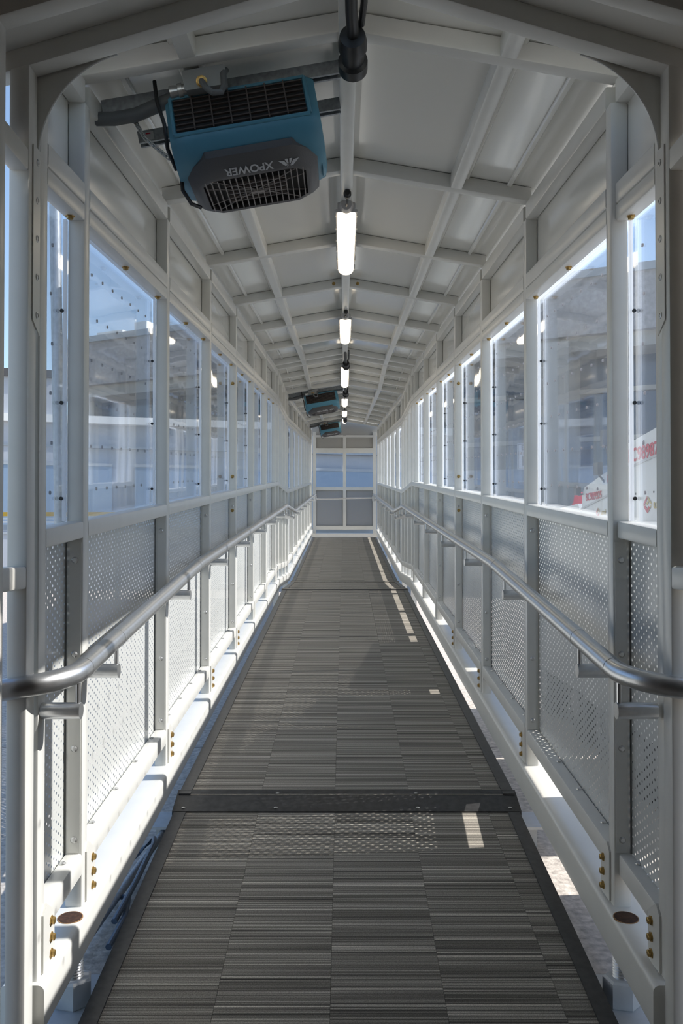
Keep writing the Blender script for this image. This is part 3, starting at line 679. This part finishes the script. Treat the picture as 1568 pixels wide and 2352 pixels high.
FX, FY = -.328, 2.745
def slope_pt(x, y, dz): return Vector((x, y, L(y)+RIDGE-RS*abs(x-XC)+dz))
fan0 = make_fan()
FANS = [(2.745, 'nearest large blue blower fan with charcoal grille hung below the roof'), (12.15, 'middle blue blower fan hung over the landing'), (19.75, 'farthest small blue blower fan near the end wall')]
for i, (yy, lab) in enumerate(FANS):
    o = fan0 if i == 0 else copy_tree(fan0)
    o.location = slope_pt(FX, yy, -.052); o.rotation_euler = (0, -math.atan(RS), 0)
    tag(o, lab, 'blower fan', 'blue blower fans under the roof')
    word = ('nearest', 'middle', 'farthest')[i]
    for j, dy in enumerate((.02, .30)):
        # slotted strut channel: U section running along the rafter slope
        pos = slope_pt(XC, yy+dy, 0); ch = empty('strut_channel', pos); ch.rotation_euler = (0, -math.atan(RS), 0)
        sec = [(0, 0), (.041, 0), (.041, -.041), (.031, -.041), (.031, -.034), (.036, -.034), (.036, -.004), (.005, -.004), (.005, -.034), (.010, -.034), (.010, -.041), (0, -.041)]
        MB().loft([(-.79 if j == 0 else -.74, a, b_) for a, b_ in sec], [(-.03, a, b_) for a, b_ in sec]).build('channel', 'galv', ch, smooth=False)
        if i == 0 and j == 1:
            MB().box(-.72, -.685, -.0012, 0.0, -.036, -.008).build('sticker', 'silver', ch, smooth=False)
            MB().box(-.712, -.695, -.0018, -.0012, -.016, -.012).build('sticker_print', 'red', ch, smooth=False)
        tag(ch, '%s galvanised strut channel holding the %s blue blower' % (('front', 'rear')[j], word), 'strut', 'galvanised strut channels under the roof')
    # junction box with gland and grey conduit to the wall
    jb = empty('junction_box', slope_pt(-.42, yy-.045, -.046)); jb.rotation_euler = (0, -math.atan(RS), 0)
    bx = MB().loft([(px, -.052, pz) for px, pz in rr(0, 0, .125, .055, .006)], [(px, .03, pz) for px, pz in rr(0, 0, .125, .055, .006)]).build('box_body', 'box', jb)
    MB().loft([(px, -.058, pz) for px, pz in rr(0, 0, .131, .061, .006)], [(px, -.050, pz) for px, pz in rr(0, 0, .131, .061, .006)]).build('box_lid', 'box', jb)
    MB().lathe((-.0625, -.015, -.004), (-1, 0, -.05), [(0, .017), (.012, .017), (.013, .021), (.026, .021), (.028, .016), (.04, .019), (.052, .018)], 16).build('conduit_fitting', 'zinc', jb)
    MB().lathe((-.01, -.058, -.012), (0, -1, -.3), [(0, .017), (.006, .017), (.007, .013), (.012, .012)], 14).build('cable_gland', 'brass', jb)
    MB().tube([(-.01, -.064, -.014), (-.006, -.085, -.03), (.002, -.10, -.055), (.02, -.105, -.075), (.045, -.10, -.075), (.055, -.085, -.05), (.058, -.06, -.0), (.066, -.03, .025)], .0095, 10).build('looped_cable', 'conduit', jb)
    tag(jb, 'grey metal junction box with looped cable above the %s blower' % word, 'junction box', 'junction boxes above the blowers')
    cd = empty('conduit', slope_pt(-.53, yy-.03, -.06)); bb = Vector(cd.location)
    MB().tube([slope_pt(-.528, yy-.03, -.058)-bb, slope_pt(-.58, yy-.02, -.066)-bb, slope_pt(-.65, yy-.0, -.075)-bb, slope_pt(-.72, yy+.0, -.075)-bb, slope_pt(-.775, yy+.0, -.066)-bb], .021, 14).build('conduit_tube', 'conduit', cd)
    tag(cd, 'dark grey flexible conduit running from the %s junction box to the wall' % word, 'conduit', 'grey conduits at the blowers')
    if i == 0:
        a = slope_pt(-.68, yy+.03, -.045); e = slope_pt(FX-.215, yy-.01, -.235)
        chn = empty('safety_chain', a); pts = [Vector((0, 0, 0)), (e-a)*.5+Vector((-.012, 0, -.012)), e-a]
        link_chain(pts, 24).build('chain_links', 'zinc', chn)
        MB().lathe((0, 0, -.005), (0, 0, 1), [(0, .008), (.02, .008)], 10).build('chain_anchor', 'zinc', chn)
        tag(chn, 'steel safety chain slanting from the roof to the nearest blower', 'chain')
        a2 = slope_pt(FX+.20, yy+.0, -.045); a2 = slope_pt(FX+.205, yy-.03, -.24)
        ch2 = empty('safety_chain', a2)
        link_chain([Vector((0, 0, 0)), Vector((.008, .03, .02)), Vector((.012, .06, .20))], 16).build('chain_links', 'zinc', ch2)
        tag(ch2, 'short steel chain on the ridge side of the nearest blower', 'chain')

# ---- levelling jacks and anchor plates
for s, nm in ((-1, 'left'), (1, 'right')):
    jx, jy = XC+s*.80, 2.60
    j = empty('levelling_jack', (jx, jy, 0))
    MB().box(-.135, .135, -.24, .17, 0, .028).build('base_plate', 'plate', j, smooth=False)
    MB().lathe((0, 0, .028), (0, 0, 1), [(0, .052), (.004, .055), (.072, .055), (.078, .048)], 6).build('hex_nut', 'plate', j, smooth=False)
    prof = [(0, .024)]
    for k in range(16): prof += [(.004+.008*k, .0275), (.008+.008*k, .024)]
    MB().lathe((0, 0, .07), (0, 0, 1), prof, 18).build('threaded_rod', 'zinc', j)
    tag(j, 'white levelling jack with threaded rod under the %s base beam' % nm, 'jack', 'levelling jacks under the base beams')
    ab = empty('anchor_plate', (XC+s*.80, 4.02, 0))
    MB().box(-.11, .11, -.10, .12, .10, .112).build('plate', 'plate', ab, smooth=False)
    MB().box(-.05, .05, -.05, .05, 0, .10).build('pedestal', 'plate', ab, smooth=False)
    for k, (dx, dy) in enumerate(((-s*.075, -.05), (-s*.07, .07), (s*.09, .02))):
        MB().lathe((dx, dy, .112), (0, 0, 1), [(0, .014), (.012, .014), (.0125, .008), (.05, .008)], 6).build('stud_bolt', 'zinc', ab, smooth=False)
    tag(ab, 'steel anchor plate with stud bolts beside the black threshold strip, %s side' % nm, 'anchor plate', 'anchor plates at the threshold')
# ---- conduit and hoses on the ground at the left
gc = empty('ground_conduit', (-.83, 3.2, 0))
MB().tube([(-.05, -.7, .04), (-.02, 0, .05), (.04, .9, .09), (.06, 2.0, .14)], .016, 12).build('pipe', 'galv', gc)
MB().cyl((-.035, .12, .05), (-.03, .19, .053), .021, n=14).build('coupling', 'zinc', gc)
tag(gc, 'galvanised conduit pipe lying outside the left floor edge', 'conduit')
for i, (pts, lab) in enumerate((([(-.80, 3.1, .05), (-.78, 3.35, .10), (-.775, 3.62, .14), (-.80, 3.75, .12), (-.86, 3.72, .07), (-.92, 3.5, .04)], 'upper blue grey hose looping up beside the left floor edge'),
                               ([(-.78, 2.95, .03), (-.775, 3.15, .045), (-.80, 3.3, .05), (-.86, 3.35, .04), (-.95, 3.3, .03)], 'lower blue grey hose curving on the ground by the left floor edge'))):
    h = empty('hose', pts[0]); q = Vector(pts[0])
    MB().tube([Vector(p)-q for p in pts], .011, 10).build('hose_tube', 'hose', h)
    tag(h, lab, 'hose', 'hoses beside the ramp')

# ---- galvanised pole outside on the left
gp2 = empty('steel_pole', (-1.395, 4.25, 0))
MB().tube([(0.06, 0, 0), (-.01, 0, 3.4)], .0265, 18).build('pole_tube', 'galv', gp2)
MB().cyl((.036, 0, 1.28), (.0355, 0, 1.30), .030, n=16).build('pole_clamp', 'zinc', gp2)
MB().box(.03, .10, -.012, .012, 1.56, 1.60).build('pole_bracket', 'zinc', gp2, smooth=False)
MB().lathe((0.06, 0, 0), (0, 0, 1), [(0, .07), (.012, .07), (.013, .03), (.05, .03)], 18).build('pole_foot', 'galv', gp2)
tag(gp2, 'galvanised steel pole standing outside the nearest left pane', 'pole')

# ---- vehicles parked outside on the right
def vehicle(name, y0, y1, z0t, z1t, xl, label, text=None, ty=0, tz=0, tsize=.1, logo=None):
    """white service cart: body along y with a top edge from z0t (near) to z1t (far)"""
    r = empty(name, (xl+.6, (y0+y1)/2, 0)); b0 = Vector(r.location); wd = 1.25
    def P(x, y, z): return Vector((x, y, z))-b0
    pa = [(y0, .38), (y1, .38), (y1, z1t-.05), (y1-.05, z1t), (y0+.05, z0t), (y0, z0t-.05)]
    MB().loft([P(xl, y, z) for y, z in pa], [P(xl+wd, y, z) for y, z in pa]).build('body', 'white', r, smooth=False)
    pa2 = [(y0-.02, z0t-.14), (y1+.02, z1t-.14), (y1+.02, z1t-.128), (y0-.02, z0t-.128)]
    MB().loft([P(xl-.006, y, z) for y, z in pa2], [P(xl, y, z) for y, z in pa2]).build('seam_trim', 'silver', r, smooth=False)
    MB().box(*(xl+.1-b0.x, xl+wd-.1-b0.x), y0+.05-b0.y, y1-.05-b0.y, .25, .38).build('chassis', 'greyrub', r, smooth=False)
    for yy in (y0+.28, y1-.28):
        for xx in (xl+.12, xl+wd-.12):
            t = MB(); t.lathe(P(xx-.08, yy, .25), (1, 0, 0), [(0, .17), (.02, .25), (.14, .25), (.16, .17)], 24); wh = t.build('wheel', 'greyrub', r)
            MB().lathe(P(xx-.085, yy, .25), (1, 0, 0), [(0, .10), (.17, .10)], 16).build('hub', 'silver', wh)
    if text:
        t = place('lettering', fit(text_mesh(text, .1, 'red'), *tsize), r); t.matrix_local = Matrix.Translation(P(xl-.003, ty, tz)) @ Matrix(((0, 0, -1), (-1, 0, 0), (0, 1, 0))).to_4x4()
    if logo:
        ly, lz, sc = logo; g = MB()
        def q(u, v): return P(xl-.003, ly-u*sc*2.1, lz+v*sc)
        g.add([q(-.02, 1), q(-.62, .15), q(-.62, -.2), q(-.30, .1), q(-.30, .2), q(-.05, .62)], [(0, 1, 2, 3, 4, 5)])
        g.add([q(-.60, -.30), q(.02, -1.05), q(.42, -.42), q(.22, -.2), q(.0, -.55), q(-.35, -.1)], [(0, 1, 2, 3, 4, 5)])
        g.build('emblem', 'red', r, smooth=False); g = MB()
        g.add([q(.06, .98), q(.66, .12), q(.66, -.12), q(.30, .25), q(.06, .6)], [(0, 1, 2, 3, 4)])
        g.add([q(.66, -.2), q(.12, -.95), q(.46, -.36), q(.5, -.2)], [(0, 1, 2, 3)])
        g.add([q(-.2, .1), q(.1, .38), q(.22, .2), q(-.05, -.1)], [(0, 1, 2, 3)])
        g.build('emblem_gold', 'gold', r, smooth=False)
        t = place('lettering', fit(text_mesh('uni', .1, 'gold'), sc*3.6, sc*1.0), r); t.matrix_local = Matrix.Translation(P(xl-.003, ly-sc*3.9, lz-.08*sc)) @ Matrix(((0, 0, -1), (-1, 0, 0), (0, 1, 0))).to_4x4()
    tag(r, label, 'vehicle', 'white service vehicles parked on the right'); return r, P
XV = 1.52
v1, P1 = vehicle('service_cart', 4.06, 4.98, HC+.56, HC+.50, XV, 'white service cart with large red number and diamond emblem, seen past the nearest right post', 'BC98987', 4.485, HC+.445, (.46, .072), (4.42, HC+.178, .043))
for (yy, zz) in ((4.60, HC+.24), (4.33, HC+.235), (4.47, HC+.50)):
    MB().lathe(P1(XV, yy, zz), (-1, 0, 0), [(0, .006), (.004, .005)], 8).build('rivet', 'char', v1)
v2, P2 = vehicle('service_cart', 5.02, 5.64, HC+.40, HC+.33, XV, 'smaller white service cart with red number in the second right window bay', 'BC989925', 5.375, HC+.267, (.335, .048), (5.28, HC+.165, .028))
for (yy, zz, w_, h_) in ((5.03, HC+.58, .07, .09), (5.16, HC+.415, .09, .07), (5.62, HC+.31, .06, .05)):
    a = MB().box(XV-.05-(v2.location.x), XV-.02-v2.location.x, yy-w_/2-v2.location.y, yy+w_/2-v2.location.y, zz-h_/2, zz+h_/2).build('mirror', 'char', v2, smooth=False)
    MB().cyl(P2(XV-.03, yy, zz-h_/2), P2(XV+.03, yy, HC+.30), .006, n=8).build('mirror_arm', 'char', a)
MB().box(XV-.004-v2.location.x, XV-v2.location.x, 5.03-v2.location.y, 5.09-v2.location.y, HC+.33, HC+.375).build('red_marker', 'red', v2, smooth=False)
v3, P3 = vehicle('service_cart', 5.80, 7.30, HC+.24, HC+.20, XV+.03, 'low white tug with a red beacon beyond the smaller service cart')
MB().lathe(P3(XV+.25, 6.62, HC+.225), (0, 0, 1), [(0, .05), (.03, .05), (.032, .062), (.04, .062), (.06, .05), (.12, .042), (.13, .02)], 18).build('beacon', 'redlamp', v3)
MB().box(XV+.026-v3.location.x, XV+.03-v3.location.x, 5.98-v3.location.y, 6.16-v3.location.y, HC+.14, HC+.19).build('red_marker', 'red', v3, smooth=False)
v4, P4 = vehicle('service_cart', 2.10, 3.52, HC+.5, HC+.5, XV, 'white service cart parked closest to the portal on the right')

# ---- terminal building behind everything
B = empty('terminal_building', (0, 30, 0)); B.rotation_euler = (0, 0, math.atan(-.5))
def bb(name, x0, x1, y0, y1, z0, z1, m, p=B): return MB().box(x0, x1, y0, y1, HC+z0, HC+z1).build(name, m, p, smooth=False)
bb('fascia', -13.1, 26, 0, 8, 6.15, 7.85, 'concrete'); bb('coping', -13.2, 26.1, -.1, 8, 7.85, 8.08, 'coping')
bb('soffit_beam', -13.1, 26, .25, 8, 5.72, 6.15, 'smooth_concrete')
bb('curtain_wall', -13.1, 26, 1.6, 8, -1.38, 5.72, 'glazing')
bb('spandrel', -13.1, 26, 1.3, 1.6, -1.38, 2.3, 'annex')
for zz in (3.1, 4.6): bb('transom', -13.1, 26, 1.45, 1.6, zz, zz+.14, 'smooth_concrete')
for k in range(10):
    x = -12.6+3.9*k; bb('mullion', x, x+.5, 1.15, 1.6, -1.38, 5.72, 'smooth_concrete')
bb('pier', 6.3, 7.6, -.1, 1.6, -1.38, 6.0, 'smooth_concrete'); bb('pier', -3.0, -1.6, 0, 1.6, -1.38, 6.0, 'smooth_concrete')
bb('roof_unit', -9.3, -8.7, .3, .9, 8.08, 8.5, 'white'); bb('roof_unit', -11.2, -9.9, .3, .9, 8.08, 8.28, 'white')
tag(B, 'large terminal building with rough concrete fascia above dark glazing', 'building')
A = empty('annex_building', (0, 26, 0)); A.rotation_euler = (0, 0, math.atan(.27))
def ab_(name, x0, x1, y0, y1, z0, z1, m): return MB().box(x0, x1, y0, y1, HC+z0, HC+z1).build(name, m, A, smooth=False)
ab_('cladding', -22, 3.3, 0, 1, -1.38, 3.15, 'annex'); ab_('tall_block', -22, -8.0, -.15, 3, -1.38, 4.35, 'annex'); ab_('parapet', -22, -8.0, -.25, 3, 4.35, 4.55, 'char')
ab_('white_band', -22, 3.3, -.32, 1.1, 3.15, 3.35, 'white')
for k in range(10):
    x = -21+2.5*k; f_ = ab_('window', x, x+1.9, -.20, .02, .35, 2.0, 'annexwin'); 
    MB().box(x, x+1.9, -.22, -.2, HC+2.0, HC+2.08).build('window_head', 'coping', f_, smooth=False)
for zz in (2.5, .15): ab_('ledge', -22, 3.3, -.18, .02, zz, zz+.06, 'coping')
tag(A, 'pale low annex building with white band outside the left panes', 'building')
g = empty('guard_rail', (-4.6, 14, 0))
for (z0, z1, m) in ((.375, .44, 'yellow'), (.325, .345, 'white'), (.27, .295, 'white'), (.16, .24, 'coping')):
    MB().box(-1.6, 1.1, -.03, .03, HC+z0, HC+z1).build('rail_bar', m, g, smooth=False)
for x in (-1.5, -.3, 1.0): MB().box(x-.03, x+.03, .03, .09, 0, HC+.40).build('rail_post', 'galv', g, smooth=False)
tag(g, 'yellow topped guard rail outside at lower left', 'guard rail')

sg = empty('sign_board', (3.12, 15, 0))
MB().box(-.175, .175, 0, .02, HC+1.20, HC+1.64).build('board', 'annex', sg, smooth=False)
for (x0, x1, z0, z1) in ((-.165, .165, 1.615, 1.625), (-.165, .165, 1.215, 1.225), (-.165, -.155, 1.215, 1.625), (.155, .165, 1.215, 1.625), (-.09, -.05, 1.26, 1.42)):
    MB().box(x0, x1, -.004, 0, HC+z0, HC+z1).build('print_line', 'char', sg, smooth=False)
t = place('lettering', text_mesh('BR', .12, 'char'), sg, (-.04, -.004, HC+1.56)); t.rotation_euler = (R(90), 0, 0)
t = place('lettering', text_mesh('L', .08, 'char'), sg, (-.06, -.004, HC+1.46)); t.rotation_euler = (R(90), 0, 0)
MB().cyl((0, .04, 0), (0, .04, HC+1.5), .03, n=12).build('sign_post', 'galv', sg)
tag(sg, 'small pale sign board with black outline on a post outside the right panes', 'sign')
